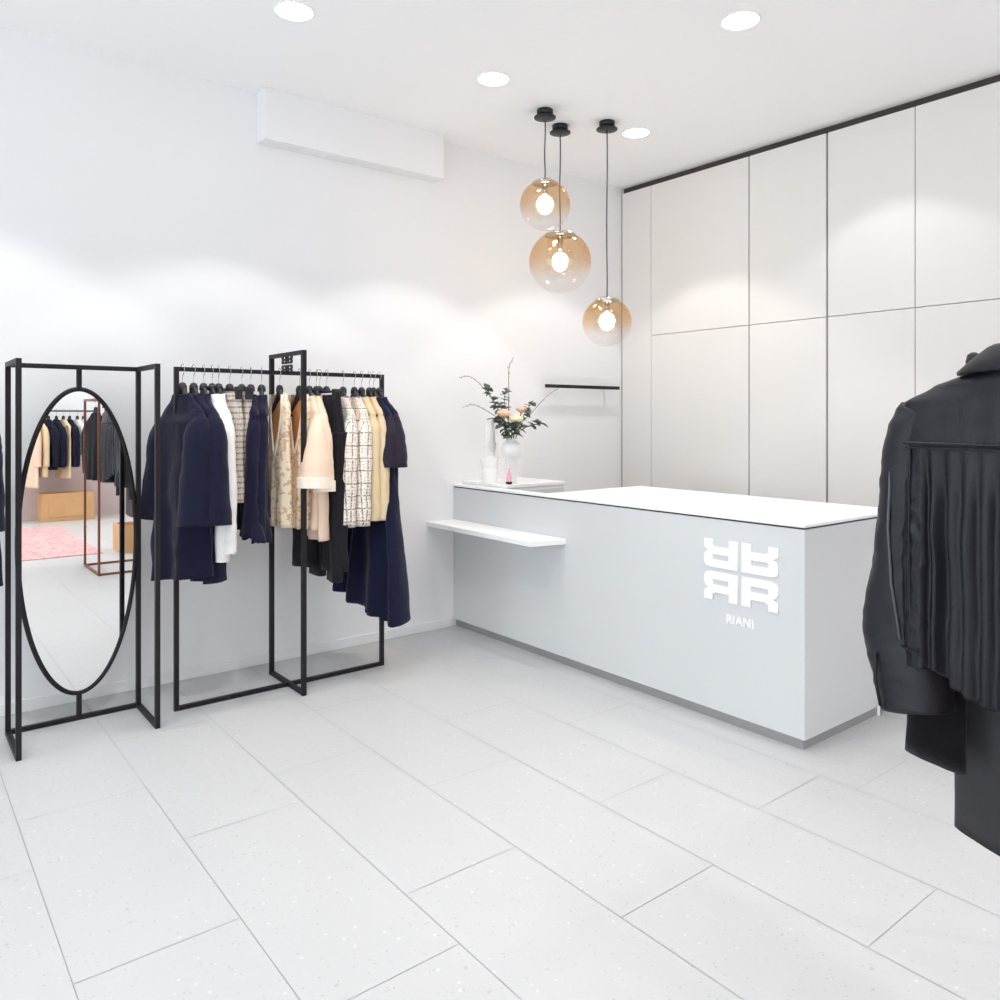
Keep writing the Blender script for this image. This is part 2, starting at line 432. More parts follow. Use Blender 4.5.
mesh_part('emblem', emblem_mesh('emblem', .412, .30, .022, .004), M['emblem'], T, (2.401, -.0035, .748))['label'] = 'raised white emblem of four mirrored letters R'
fc = bpy.data.curves.new('lettering', 'FONT'); fc.body = 'RIANI'; fc.size = .056; fc.extrude = .002; fc.align_x = 'CENTER'; fc.align_y = 'CENTER'; fc.space_character = 1.12; fc.offset = .0022
mesh_part('lettering', curve_to_mesh('lettering', fc), M['emblem'], T, (2.4, -.002, .517))['label'] = 'raised white lettering RIANI'

rc = thing('return_cabinet', 'low white return cabinet behind the counter ledge with vases on top', 'cabinet', (0, 3.335, 0))
MB().box(.002, .5, 0, .53, .06, 1.018).build('carcass', M['counter'], rc, .002)
MB().box(.002, .505, -.004, .535, 1.018, 1.04).build('top', M['countertop'], rc, .002)
MB().box(.5, .512, .01, .52, .08, 1.0).build('door', M['counter'], rc, .002)
MB().box(.02, .48, .02, .5, 0, .06).build('plinth', M['kick'], rc)

# wall rail behind the counter
wr = thing('wall_rail', 'short black hanging rail fixed to the white wall behind the counter', 'rail', (0, 4.05, 1.742))
MB().bar((.1, 0, 0), (.1, .81, 0), .026).build('bar', M['black'], wr)
for y in (.1, .71): MB().bar((0, y, 0), (.09, y, 0), .016).build('bracket', M['black'], wr)

# ------------------------------------------------------------------ vases and flowers
VZ = 1.04
va = thing('ceramic_vase', 'white ceramic vase of stacked tapering tiers, standing without flowers', 'vase', (.272, 3.372, VZ))
base_prof = [(.046, 0), (.058, .085), (.058, .092), (.046, .098), (.047, .104), (.064, .165), (.064, .174), (.036, .18), (.034, .215), (.045, .272), (.045, .28), (.034, .286), (.036, .30), (.034, .36), (.028, .43), (.028, .436), (.022, .436), (.022, .38), (.001, .37)]
prof = [p for q in base_prof for p in (q, q)]
MB().lathe(prof, 40, cap=False).build('body', M['ceramic'], va)
vb = thing('bulb_vase', 'white ceramic vase with round belly holding roses and twigs', 'vase', (.385, 3.475, VZ))
prof = [(.040, 0), (.042, .004), (.042, .155), (.046, .166), (.060, .182), (.071, .205), (.075, .230), (.071, .256), (.058, .278), (.042, .289), (.039, .294), (.038, .330), (.041, .338), (.034, .338), (.033, .25), (.001, .24)]
MB().lathe(prof, 40, cap=False).build('body', M['ceramic'], vb)
VB = Vector((.385, 3.475, VZ))
pb = thing('perfume_bottle', 'tiny pink tapered perfume bottle with dark foot by the bulb vase', 'bottle', (.455, 3.395, VZ))
MB().box(-.016, .016, -.016, .016, .0, .018).build('foot', M['black'], pb, .003)
mb = MB().lathe([(.016, .018), (.017, .03), (.015, .05), (.008, .085), (.006, .11), (.001, .112)], 20, cap=False); mb.build('body', M['pink'], pb)

def leaf(mb, base, d, up, L, w):
    d = Vector(d).normalized(); s = d.cross(Vector(up)); s = s.normalized() if s.length > .01 else Vector((1, 0, 0)); n = s.cross(d)
    pts = []; B = Vector(base); N = 6
    for i in range(N + 1):
        t = i / N; ww = w * sin(pi * min(1, .08 + t * .92)) ** .8; bend = -n * (t * t * L * .25)
        c = B + d * L * t + bend
        pts += [c - s * ww + n * ww * .3 + n * .0006, c + n * .0006, c + s * ww + n * ww * .3 + n * .0006, c + s * ww + n * ww * .3 - n * .0006, c - n * .0006, c - s * ww + n * ww * .3 - n * .0006]
    fs = [(i * 6 + k, i * 6 + (k + 1) % 6, (i + 1) * 6 + (k + 1) % 6, (i + 1) * 6 + k) for i in range(N) for k in range(6)]
    mb.add(pts, fs, True)

def curve_pts(a, ctrl, n=14):
    P = [Vector(p) for p in [a] + ctrl]; res = []
    m = len(P) - 1
    for i in range(m):
        p0 = P[max(i - 1, 0)]; p1 = P[i]; p2 = P[i + 1]; p3 = P[min(i + 2, m)]
        for k in range(n // m + 1):
            t = k / (n // m + 1)
            res.append(.5 * ((2 * p1) + (-p0 + p2) * t + (2 * p0 - 5 * p1 + 4 * p2 - p3) * t * t + (-p0 + 3 * p1 - 3 * p2 + p3) * t ** 3))
    res.append(P[-1]); return res
# right vector of the view, used only to lay the bunch out towards its real left and right
RV = Vector((.62, .785, 0)); FV = Vector((-.785, .62, 0))
def vpt(r, f, z): return VB + RV * r + FV * f + Vector((0, 0, z))
def vloc(r, f, z): return RV * r + FV * f + Vector((0, 0, z))
def twig(name, ctrl, label, buds):
    t = thing(name, label, 'twig', VB, 0, 'bare budding twigs in the bulb vase')
    pts = curve_pts(vloc(ctrl[0][0] * .15, 0, .22), [vloc(*c) for c in ctrl])
    MB().tube(pts, [.0035 - .002 * i / len(pts) for i in range(len(pts))], n=6).build('stem', M['twig'], t)
    for k in range(buds):
        p = pts[int(len(pts) * (.45 + .5 * k / buds))] + Vector((random.uniform(-.006, .006), random.uniform(-.006, .006), random.uniform(-.004, .008)))
        MB().ball(p, .0055, 5, sz=1.5).build('bud', M['bud'], t)
S = .0071
twig('flowering_twig', [(-.02, 0, .42), (-.02, -.01, .66), (-.018, -.02, .80), (.015, -.02, .88)], 'tall budding twig rising straight up from the bouquet', 7)
twig('flowering_twig', [(-.04, 0, .4), (-.16, .02, .62), (-.28, .03, .74), (-.37, .03, .735)], 'long twig arching to the upper left of the bouquet', 8)
twig('flowering_twig', [(-.04, 0, .38), (-.12, -.03, .47), (-.26, -.05, .545), (-.34, -.05, .525)], 'lower twig bending out over the tiered vase', 6)
twig('flowering_twig', [(.03, 0, .38), (.12, -.02, .47), (.25, -.03, .61), (.33, -.03, .66)], 'twig leaning right towards the black wall rail', 5)

def rose(r, f, z, m, label, sz):
    t = thing('rose', label, 'flower', VB, 0, 'roses in the bulb vase')
    c = vloc(r, f, z)
    MB().tube(curve_pts(vloc(r * .1, 0, .22), [vloc(r * .5, f * .5, .34), c]), .003, n=6).build('stem', M['leaf'], t)
    mb = MB(); mb.ball(c, sz * .72, 8)
    for ring, (n, rad, tilt) in enumerate(((4, .45, 1.2), (5, .7, .9), (7, .95, .45))):
        for k in range(n):
            a = 2 * pi * k / n + ring * .5
            d = Vector((cos(a) * cos(tilt), sin(a) * cos(tilt), sin(tilt)))
            side = Vector((-sin(a), cos(a), 0)); up = side.cross(d)
            q = []
            for i in range(4):
                for j in range(5):
                    u = (j / 4 - .5) * 2; vv = i / 3
                    rr = sz * rad * (.62 + .62 * sin(pi * .75 * vv))
                    p = c + Vector((cos(a + u * .62), sin(a + u * .62), 0)) * rr * cos(tilt * (1 - .35 * vv)) + Vector((0, 0, sz * (-.75 + 1.35 * vv * (1 - .22 * u * u)) * (.75 + .25 * (2 - ring))))
                    q.append(p)
            mb.add(q, [(i * 5 + j, i * 5 + j + 1, (i + 1) * 5 + j + 1, (i + 1) * 5 + j) for i in range(3) for j in range(4)], True)
    b = mb.build('bloom', m, t); sd = b.modifiers.new('thick', 'SOLIDIFY'); sd.thickness = .0015
rose(-.055, -.07, .485, M['peach'], 'peach rose on the left of the bouquet', .045)
rose(.03, -.09, .445, M['cream'], 'pale yellow cream rose at the front of the bouquet', .046)
rose(.07, .0, .515, M['peach'], 'small peach rose at the back right of the bouquet', .036)

def sprig(name, ctrl, m, label, n, L, w):
    t = thing(name, label, 'foliage', VB, 0, 'leafy sprigs in the bulb vase')
    pts = curve_pts(vloc(ctrl[0][0] * .1, 0, .24), [vloc(*c) for c in ctrl])
    MB().tube(pts, .0022, n=6).build('stem', M['twig'], t)
    mb = MB()
    for k in range(n):
        i = int(len(pts) * (.3 + .68 * k / n)); p = pts[min(i, len(pts) - 1)]
        a = random.uniform(0, 2 * pi)
        leaf(mb, p, (cos(a), sin(a), random.uniform(-.3, .8)), (random.uniform(-.4, .4), random.uniform(-.4, .4), 1), L * 1.2 * random.uniform(.7, 1.2), w * 1.45 * random.uniform(.8, 1.2))
    mb.build('leaves', m, t)
sprig('eucalyptus_sprig', [(-.07, 0, .46), (-.14, .0, .60), (-.19, .0, .68)], M['eucalyptus'], 'grey green eucalyptus sprig on the upper left of the bouquet', 26, .042, .016)
sprig('eucalyptus_sprig', [(-.03, .02, .46), (-.05, .03, .58), (-.04, .04, .66)], M['eucalyptus'], 'upright grey green sprig beside the tallest twig', 18, .036, .014)
sprig('leafy_sprig', [(-.06, -.05, .40), (-.13, -.08, .45)], M['leaf'], 'dark leafy sprig drooping left under the peach rose', 14, .055, .015)
sprig('leafy_sprig', [(.06, -.05, .38), (.14, -.06, .40), (.20, -.06, .42)], M['leaf'], 'dark leafy sprig stretching to the right below the roses', 18, .05, .014)
sprig('leafy_sprig', [(.08, .0, .46), (.14, .0, .56)], M['leaf'], 'dark green sprig rising behind the small peach rose', 14, .042, .014)
sprig('leafy_sprig', [(-.0, -.07, .36), (.01, -.10, .41)], M['leaf'], 'dense dark leaves at the mouth of the bulb vase', 26, .06, .016)
sprig('leafy_sprig', [(-.045, -.02, .40), (-.08, -.02, .55)], M['leaf'], 'dark green leaves above the left peach rose', 18, .048, .015)

# ------------------------------------------------------------------ pendant lamps
def pendant(x, y, zc, r, label):
    t = thing('pendant_lamp', label, 'lamp', (x, y, ZC), 0, 'glass globe pendants over the counter')
    MB().lathe([(.052, 0), (.052, -.028), (.040, -.034)], 36).lathe([(.040, -.034), (.070, -.046), (.070, -.052), (.02, -.055)], 36).build('canopy', M['canopy'], t)
    L = ZC - zc - r * .96
    zt = -(L)
    MB().tube([(.003 * sin(k * .9) * (0 < k < 9), 0, -.05 + (zt + .0 + .05) * k / 9) for k in range(10)], .0042, n=8, ref=(1, 0, 0)).build('cord', M['cord'], t)
    zg = -(ZC - zc)
    cr = r * .50; ch = sqrt(r * r - cr * cr)
    MB().lathe([(.008, zg + ch + .030), (cr * .3, zg + ch + .029), (cr * .75, zg + ch + .019), (cr, zg + ch + .006), (cr * 1.02, zg + ch - .004), (cr * .3, zg + ch - .006)], 40).build('cap', M['chrome'], t)['label'] = 'chrome cap'
    n = 36; a0 = math.acos(ch / r)
    prof = [(max(r * sin(a0 + (pi - a0) * i / n), .0005), zg + r * cos(a0 + (pi - a0) * i / n)) for i in range(n + 1)]
    MB().lathe(prof, 64, cap=False).build('glass_globe', M['globe'], t)['label'] = 'amber glass globe fading to clear'
    MB().tube([(0, 0, zg + ch - .004), (0, 0, zg + r * .36)], .017, n=16, ref=(1, 0, 0)).build('lamp_holder', M['chrome'], t)
    MB().ball((0, 0, zg + r * .06), .052, 14).build('bulb', M['bulb'], t)
pendant(.887, 3.341, 2.853, .160, 'smaller amber globe pendant on the short cord, upper left of the three')
pendant(.75, 3.598, 2.542, .208, 'largest amber globe pendant hanging below the short-corded one')
pendant(.989, 3.80, 2.132, .161, 'lowest amber globe pendant on the longest cord beside the cabinets')

# ------------------------------------------------------------------ downlights and added fill lamps
def downlight(x, y, label=None, power=34, col=(1, .985, .975), size=96):
    if label is None: return lamp(x, y, power, col, size)
    t = thing('downlight', label, 'light', (x, y, ZC), 0, 'round recessed ceiling downlights')
    MB().lathe([(.088, .0), (.098, .0), (.098, -.004), (.088, -.004), (.088, .0)], 40, cap=False).build('trim_ring', M['ceiling'], t)
    MB().lathe([(.0005, -.0025), (.088, -.0025)], 40, cap=False).build('diffuser', M['disc'], t)
    lamp(x, y, power, col, size)
def lamp(x, y, power, col, size):
    l = bpy.data.lights.new('downlight_lamp', 'SPOT'); l.energy = power; l.color = col; l.spot_size = radians(size); l.spot_blend = .22; l.shadow_soft_size = .06
    o = bpy.data.objects.new('downlight_lamp', l); COL.objects.link(o); o.location = (x, y, ZC - .02)
P0 = 45; P1 = 16; P2 = 70; P3 = 78
downlight(1.053, 1.577, 'round white ceiling downlight above the clothes rail, next to the ceiling bulkhead', P0)
downlight(1.048, 2.80, 'round white ceiling downlight left of the pendant canopies', P0)
downlight(.975, 4.10, 'round white ceiling downlight right of the pendants, closest to the cabinets', P0, (1, .95, .90))
downlight(2.335, 3.345, 'round white ceiling downlight above the counter at the upper right', P0 * .6, (1, .96, .93))
for (x, y, p) in [(1.05, .33, P0), (1.05, -.9, P0), (2.33, 2.1, P1), (2.2, .95, P3), (2.33, -.6, P1), (2.33, 4.4, P1), (3.65, 3.4, P1), (3.65, 1.9, P1 * 1.6), (3.65, .4, P1), (5.3, 3.6, P2), (5.3, 1.8, P2), (5.3, -.1, P1 * 1.5), (6.8, 3.6, P2), (6.8, 2.2, P2), (6.8, .6, P2), (8.2, 2.6, P2), (8.2, 1.4, P2), (8.2, -.2, P2)]:  # lamps beyond the second row are unseen, added as fill light
    downlight(x, y, None, p, (1, .985, .97))

# ------------------------------------------------------------------ garments
RAILX, RAILZ = .47, 1.757
def nz(p, s): return noise.noise(Vector(p) * s)

def shell(wt, dt, L, na=56, nring=46, fold=0, nf=5, seed=0, hem=None, cut=None, wr=.004, top=None, fpow=1.3, yoff=None, capdeep=.05):
    """closed cloth tube hanging from z=top to z=-L; wt/dt are tables (z, half width / half depth)"""
    top = wt[0][0] if top is None else top
    vs = []; uvs = []; fs = []
    def point(i, k, inset=1.0, dz=0):
        s = i / (nring - 1); s2 = s ** 1.35
        z = top + (-L - top) * s2
        th = 2 * pi * k / na
        w = interp(wt, z) * inset; d = interp(dt, z) * (inset if inset == 1 else inset * .8)
        cx, sy = cos(th), sin(th)
        x = w * math.copysign(abs(cx) ** .85, cx); y = d * math.copysign(abs(sy) ** .8, sy)
        q = max(0, min(1, (top - z) / (L + top)))
        fa = fold * q ** fpow
        y += fa * sin(nf * x / max(w, .05) * 1.7 + seed) + fa * .6 * sin(nf * 2.3 * x / max(w, .05) + seed * 2.1 + (0 if sy > 0 else 1.4))
        x += fa * .35 * sin(3 * th + seed) * abs(sy)
        n1 = nz((x + seed, y * 2, z), 7) * wr + nz((x * 2 + seed, y, z * .6), 18) * wr * .5
        if yoff: y += yoff(x, z, sy)
        y += n1 * 1.6; x += n1
        zz = z + dz
        if hem: zz += hem(x / max(w, .02), sy) * q ** 3
        return (x, y, zz)
    for i in range(nring):
        for k in range(na):
            vs.append(point(i, k)); x = 2 * pi * k / na
            w = interp(wt, vs[-1][2])
            uvs.append(((k / na if k / na < .5 else k / na) * 4.4 * .22, vs[-1][2]))
    for i in range(nring - 1):
        for k in range(na):
            f = (i * na + k, i * na + (k + 1) % na, (i + 1) * na + (k + 1) % na, (i + 1) * na + k)
            if cut:
                c = [sum(vs[j][a] for j in f) / 4 for a in range(3)]
                if cut(*c): continue
            fs.append(f)
    # hem lip and inside
    b = len(vs)
    for k in range(na): vs.append(point(nring - 1, k, .93, .002)); uvs.append((0, 0))
    for k in range(na): vs.append(point(nring - 1, k, .9, .05)); uvs.append((0, 0))
    last = (nring - 1) * na
    fs += [(last + k, last + (k + 1) % na, b + (k + 1) % na, b + k) for k in range(na)]
    fs += [(b + k, b + (k + 1) % na, b + na + (k + 1) % na, b + na + k) for k in range(na)]
    fs.append([b + na + k for k in range(na)])
    if not cut:
        b2 = len(vs)
        for k in range(na):
            p = point(0, k, .86); vs.append((p[0], p[1], p[2] - capdeep * .4)); uvs.append((0, 0))
        fs += [(k, (k + 1) % na, b2 + (k + 1) % na, b2 + k) for k in range(na)]
        fs.append([b2 + k for k in range(na)])
    mb = MB(); mb.add(vs, fs, True, uvs); return mb

def sleeve(path, ra, rb, seed=0, wr=.006, n=26, m=26):
    pts = curve_pts(path[0], [Vector(p) for p in path[1:]], m)
    k = len(pts)
    A = [interp_l(ra, i / (k - 1)) for i in range(k)]; B = [interp_l(rb, i / (k - 1)) for i in range(k)]
    # cuff: turn back inside
    d = (pts[-1] - pts[-2]).normalized()
    pts2 = list(pts) + [pts[-1] - d * .001, pts[-1] - d * .05]
    A += [A[-1] * .9, A[-1] * .86]; B += [B[-1] * .86, B[-1] * .8]
    def disp(p, t, th):
        q = nz((p.x + seed, p.y, p.z), 11) * wr + nz((p.x, p.y + seed, p.z * 2.2), 22) * wr * .6
        return p + Vector((q, q * .8, 0))
    return MB().tube(pts2, A, B, n, (0, 1, 0), True, disp)
def interp_l(l, t):
    x = t * (len(l) - 1); i = min(int(x), len(l) - 2); return l[i] + (l[i + 1] - l[i]) * (x - i)

HANG = None
def make_hanger():
    t = thing('clothes_hanger', 'black shaped coat hanger with thin chrome hook', 'hanger')
    pts = [(0, 0, -.09), (0, 0, -.045)] + [(.017 * (cos(a)) , 0, -.016 + .0 + .022 * sin(a)) for a in [-.9 + k * .35 for k in range(12)]]
    pts = [(0, 0, -.09), (0, 0, -.05), (.006, 0, -.038), (.016, 0, -.026), (.0205, 0, -.010), (.017, 0, .006), (.006, 0, .0155), (-.008, 0, .0145), (-.017, 0, .005), (-.0185, 0, -.004)]
    MB().tube(curve_pts(pts[0], pts[1:], 27), .0018, n=8).build('hook', M['chrome'], t)['label'] = 'chrome hook'
    mb = MB()
    path = []; ra = []; rb = []
    for k in range(25):
        x = -.165 + .33 * k / 24; u = abs(x) / .165
        path.append((x, .012 * u * u, -.118 - .132 * u + .012 * max(0, 1 - u * 6)))
        ra.append(.022 - .012 * min(1, u * 1.5)); rb.append(.013 + .004 * u)
    mb.tube(path, ra, rb, 12)
    mb.lathe([(.004, -.078), (.014, -.082), (.021, -.096), (.022, -.118)], 16)
    mb.build('bar', M['hanger'], t)
    return t
def make_clip_hanger():
    t = thing('clip_hanger', 'black clip hanger', 'hanger')
    pts = [(0, 0, -.09), (0, 0, -.05), (.006, 0, -.038), (.016, 0, -.026), (.0205, 0, -.010), (.017, 0, .006), (.006, 0, .0155), (-.008, 0, .0145), (-.017, 0, .005), (-.0185, 0, -.004)]
    MB().tube(curve_pts(pts[0], pts[1:], 27), .0018, n=8).build('hook', M['chrome'], t)['label'] = 'chrome hook'
    MB().tube([(-.18, 0, -.112), (.18, 0, -.112)], .007, n=10).lathe([(.004, -.078), (.014, -.082), (.021, -.094), (.022, -.115)], 16).build('bar', M['hanger'], t)
    for s in (-1, 1): MB().box(s * .13 - .014, s * .13 + .014, -.018, .018, -.165, -.098).build('clip', M['hanger'], t, .004)
    return t
protoH = protoC = None
def hang(x, y, z, phi, label, clip=False, group='hangers on the left clothes rail', fx=1):
    global protoH, protoC
    if clip:
        if protoC is None: o = protoC = make_clip_hanger()
        else: o = copy_tree(protoC)
    else:
        if protoH is None: o = protoH = make_hanger()
        else: o = copy_tree(protoH)
    o.location = (x, y, z); o.rotation_euler = (0, 0, phi); o['label'] = label; o['group'] = group
    return o

def top_garment(name, label, cat, m, L, chest, hemw, d=.05, hemd=.055, sl=None, group=None, fold=.012, nf=5, seed=0, hem=None, sw=.185, cut=None, neck=.07, extra=None, wr=.004, zt=-.14, drop=.095, sm=None, dshoulder=.03):
    t = thing(name, label, cat, (0, 0, 0), 0, group)
    wt = [(zt, neck), (zt - .018, neck + .02), (zt - drop, sw), (zt - drop - .04, (sw + chest) / 2 + .004), (zt - .22, chest), (-L, hemw)]
    dt = [(zt, .026), (zt - .03, dshoulder * .9), (zt - drop, dshoulder + .006), (zt - .14, d), (-L, hemd)]
    shell(wt, dt, L, fold=fold, nf=nf, seed=seed, hem=hem, cut=cut, wr=wr, top=zt).build('body', m, t)
    # neck band
    pts = [(neck * 1.0 * cos(a), .026 * sin(a), zt - .004 + .004 * sin(a)) for a in [2 * pi * k / 28 for k in range(28)]]
    if cut is None: MB().tube(pts, .005, .007, 8, (0, 0, 1), closed=True).build('collar', m, t)
    if sl:
        for s in (-1, 1):
            path = [(s * x, y, z) for x, y, z in sl['path']]
            sleeve(path, sl['ra'], sl['rb'], seed + s).build('sleeve', sm or m, t)
            if sl.get('cuff'):
                p, q = Vector(path[-2]), Vector(path[-1]); dd = (q - p).normalized()
                sleeve([q - dd * .055, q - dd * .025, q + dd * .004], [sl['ra'][-1] * 1.05] * 2, [sl['rb'][-1] * 1.08] * 2, seed, .001, m=8).build('cuff', sl['cuff'], t)
    return t
def put(t, x, y, z, phi):
    t.location = (x, y, z); t.rotation_euler = (0, 0, phi); return t
def up(a): return radians(a)
G = 'garments on the left clothes rail'
def rail(t, y, deg, hl, clip=False, hs=1):
    put(t, RAILX, y, RAILZ, up(deg)); hang(RAILX, y, RAILZ, up(deg), hl, clip).scale = (hs, 1, 1)

# three wide navy coats
def SL(x1, x2, zend, ra, rb, y=-.01, cuff=None, x0=.125):
    """sleeve table: shoulder, upper arm, elbow, cuff"""
    ra = [.028] + ra; rb = [.02] + rb
    d = dict(path=[(x0, 0, -.225), (x0 * .45 + x1 * .5, 0, -.275), (x1 * .93, y * .4, -.36), ((x1 + x2) / 2, y, -.36 + (zend + .36) * .55), (x2, y * 1.3, zend)], ra=ra, rb=rb)
    if cuff: d['cuff'] = cuff
    return d
rail(top_garment('coat', 'wide navy coat at the left end of the rail, nearest the mirror', 'coat', M['navy'], 1.08, .22, .225, .075, .085, SL(.205, .215, -.79, [.055, .08, .09, .105], [.035, .07, .08, .09], -.025), G, .042, 4, 1.0, lambda u, s: .03 * u, sw=.195, wr=.008), 1.228, 9, 'black hanger holding the first navy coat beside the left end post')
rail(top_garment('coat', 'navy coat squeezed between the two wide-sleeved navy coats', 'coat', M['navy'], .98, .18, .18, .045, .05, None, G, .014, 5, 3.3, sw=.185), 1.283, 8, 'black hanger holding the middle navy coat')
rail(top_garment('coat', 'navy coat with its wide sleeve in front of the white blouses', 'coat', M['navy'], 1.09, .20, .20, .05, .07, SL(.225, .255, -.79, [.055, .075, .085, .10], [.035, .055, .065, .075], -.01), G, .018, 5, 2.2, sw=.195, wr=.008), 1.334, -2, 'black hanger holding the navy coat next to the white blouses')
# white shirts
rail(top_garment('blouse', 'white long-sleeved blouse half hidden behind the navy coat sleeve', 'blouse', M['white'], .90, .17, .18, .03, .04, SL(.19, .195, -.98, [.045, .055, .05, .045], [.03, .04, .038, .034], 0, M['white']), G, .014, 5, 3.1, wr=.007), 1.378, -4, 'black hanger holding the first white blouse behind the navy coats')
rail(top_garment('blouse', 'white blouse whose full sleeve hangs beside the tweed skirts', 'blouse', M['white'], .86, .17, .18, .03, .04, SL(.19, .215, -.94, [.045, .055, .055, .05], [.03, .04, .04, .036], 0, M['white']), G, .014, 5, 4.7, wr=.007), 1.412, -6, 'black hanger holding the second white blouse next to the tweed skirts')

def skirt(name, label, m, L, w0, w1, d0, d1, seed, fold=.01, hem=None, nf=4):
    t = thing(name, label, 'skirt', (0, 0, 0), 0, G)
    shell([(-.135, w0), (-.30, w0 * .5 + w1 * .5), (-L, w1)], [(-.135, d0), (-.3, (d0 + d1) / 2 + .01), (-L, d1)], L, fold=fold, nf=nf, seed=seed, wr=.003, hem=hem, top=-.135).build('body', m, t)
    shell([(-.13, w0 + .004), (-.17, w0 + .004)], [(-.13, d0 + .004), (-.17, d0 + .006)], .17, nring=6, wr=0, top=-.13).build('waistband', m, t)
    return t
rail(skirt('tweed_skirt', 'taupe and cream tweed skirt on clips beside the white blouse', M['tweed2'], .70, .135, .165, .03, .036, 1.4), 1.470, 0, 'black clip hanger holding the tweed skirt beside the white blouse', True)
rail(skirt('tweed_skirt', 'taupe and cream tweed skirt on clips beside the navy tops', M['tweed2'], .70, .125, .15, .03, .036, 2.9), 1.535, -4, 'black clip hanger holding the tweed skirt beside the navy tops', True)

# navy tops with flared hems
def ruffle(t, w0, w1, z0, z1, d, seed):
    shell([(z0, w0), (z1, w1)], [(z0, d * .8), (z1, d * 1.4)], -z1, nring=14, fold=.016, nf=9, seed=seed, wr=.003, top=z0, hem=lambda u, s: .022 * sin(u * 11 + seed)).build('ruffle', M['navyknit'], t)
    return t
rail(ruffle(top_garment('ruffled_top', 'navy top with flared hem next to the tweed skirts', 'top', M['navyknit'], .80, .165, .16, .028, .032, SL(.155, .15, -.88, [.04, .046, .042, .055], [.03, .038, .034, .045], -.015), G, .014, 5, 5.0, sw=.175), .165, .235, -.74, -.89, .032, 1), 1.585, -14, 'black hanger holding the navy top next to the tweed skirts')
rail(ruffle(top_garment('ruffled_top', 'navy top with flared hem next to the cream floral vests', 'top', M['navyknit'], .80, .16, .155, .028, .032, SL(.15, .145, -.88, [.04, .046, .042, .055], [.03, .038, .034, .045], -.015), G, .014, 5, 6.3, sw=.175), .16, .20, -.74, -.90, .032, 2), 1.645, -20, 'black hanger holding the navy top next to the cream floral vests')

# cream vests with a deep V
def vest(label, seed, L):
    DV = .34
    def vcut(x, y, z):
        if y > -.004: return False
        dpt = (-.128 - z)
        return 0 <= dpt < DV and abs(x) < .066 * (1 - (dpt / DV) ** 1.8)
    t = top_garment('floral_vest', label, 'vest', M['brocade'], L, .098, .112, .026, .032, None, G, .010, 5, seed, sw=.105, cut=vcut, dshoulder=.024, zt=-.128, drop=.07, neck=.07)
    wt = [(-.13, .055), (-.20, .085), (-L + .05, .10)]
    mb = MB(); v = []
    for i in range(20):
        z = -.14 + (-L + .06 + .14) * i / 19; w = interp(wt, z)
        for k in range(9): v.append((w * (k / 4 - 1), .012 - .010 * (k / 4 - 1) ** 2, z))
    mb.add(v, [(i * 9 + k, i * 9 + k + 1, (i + 1) * 9 + k + 1, (i + 1) * 9 + k) for i in range(19) for k in range(8)], True)
    l = mb.build('lining', M['tan'], t); l['label'] = 'warm tan lining'; l.modifiers.new('thick', 'SOLIDIFY').thickness = .003
    e = []
    for k in range(25):
        u = k / 12 - 1; dp = DV * (1 - abs(u)) ** (1 / 1.8) if abs(u) < 1 else 0
        e.append((.066 * u, -.034 + .012 * abs(u), -.132 - dp))
    MB().tube(e, .008, .006, 8, (0, 1, 0)).build('neckline', M['bouclecream'], t)
    return t
rail(vest('cream floral vest with deep V-neck beside the navy tops', .4, .86), 1.748, 6, 'black hanger showing in the V-neck of the vest beside the navy tops', False, .6)
rail(vest('cream floral vest with deep V-neck next to the front post of the rail', 1.9, .88), 1.864, 9, 'black hanger showing in the V-neck of the vest next to the front post', False, .6)

# blush knits with wide short sleeves
rail(top_garment('blush_top', 'blush pink top, its wide turned-up sleeve crossing the front post', 'top', M['blush'], .88, .17, .18, .035, .04, SL(.20, .215, -.64, [.05, .075, .085, .095], [.035, .065, .08, .092], -.02, M['bouclecream']), G, .014, 5, 2.6), 1.925, -10, 'black hanger holding the blush top just right of the front post')
rail(top_garment('blush_top', 'blush pink top hanging against the black trousers', 'top', M['blush'], .94, .18, .19, .035, .04, SL(.20, .22, -.66, [.05, .06, .065, .075], [.03, .045, .05, .055], 0, M['bouclecream']), G, .014, 5, 8.1), 1.968, -14, 'black hanger holding the blush top against the black trousers')

def trousers(label, m, L, w, seed, group=G, spread=.58):
    t = thing('trousers', label, 'trousers', (0, 0, 0), 0, group)
    shell([(-.13, w * .9), (-.42, w * 1.12)], [(-.13, .02), (-.42, .034)], .42, nring=16, wr=.003, seed=seed, top=-.13).build('waist', m, t)
    for s in (-1, 1):
        mb = shell([(-.34, w * .55), (-.6, w * .50), (-L, w * .46)], [(-.34, .032), (-L, .036)], L, na=36, nring=26, fold=.006, nf=2, seed=seed + s, wr=.004, top=-.34)
        mb.v = [(x + s * w * (spread + (.1 if z < -.6 else 0)), y, z) for x, y, z in mb.v]
        mb.build('leg', m, t)
    return t
rail(trousers('dark trousers, one leg hanging clear below the cream vests', M['trouser'], 1.12, .19, .3), 1.985, 18, 'black clip hanger holding the trousers beside the blush tops', True)
rail(trousers('black trousers between the blush tops and the checked jackets', M['trouser'], 1.18, .17, 2.3), 2.03, -2, 'black clip hanger holding the trousers behind the first checked jacket', True)

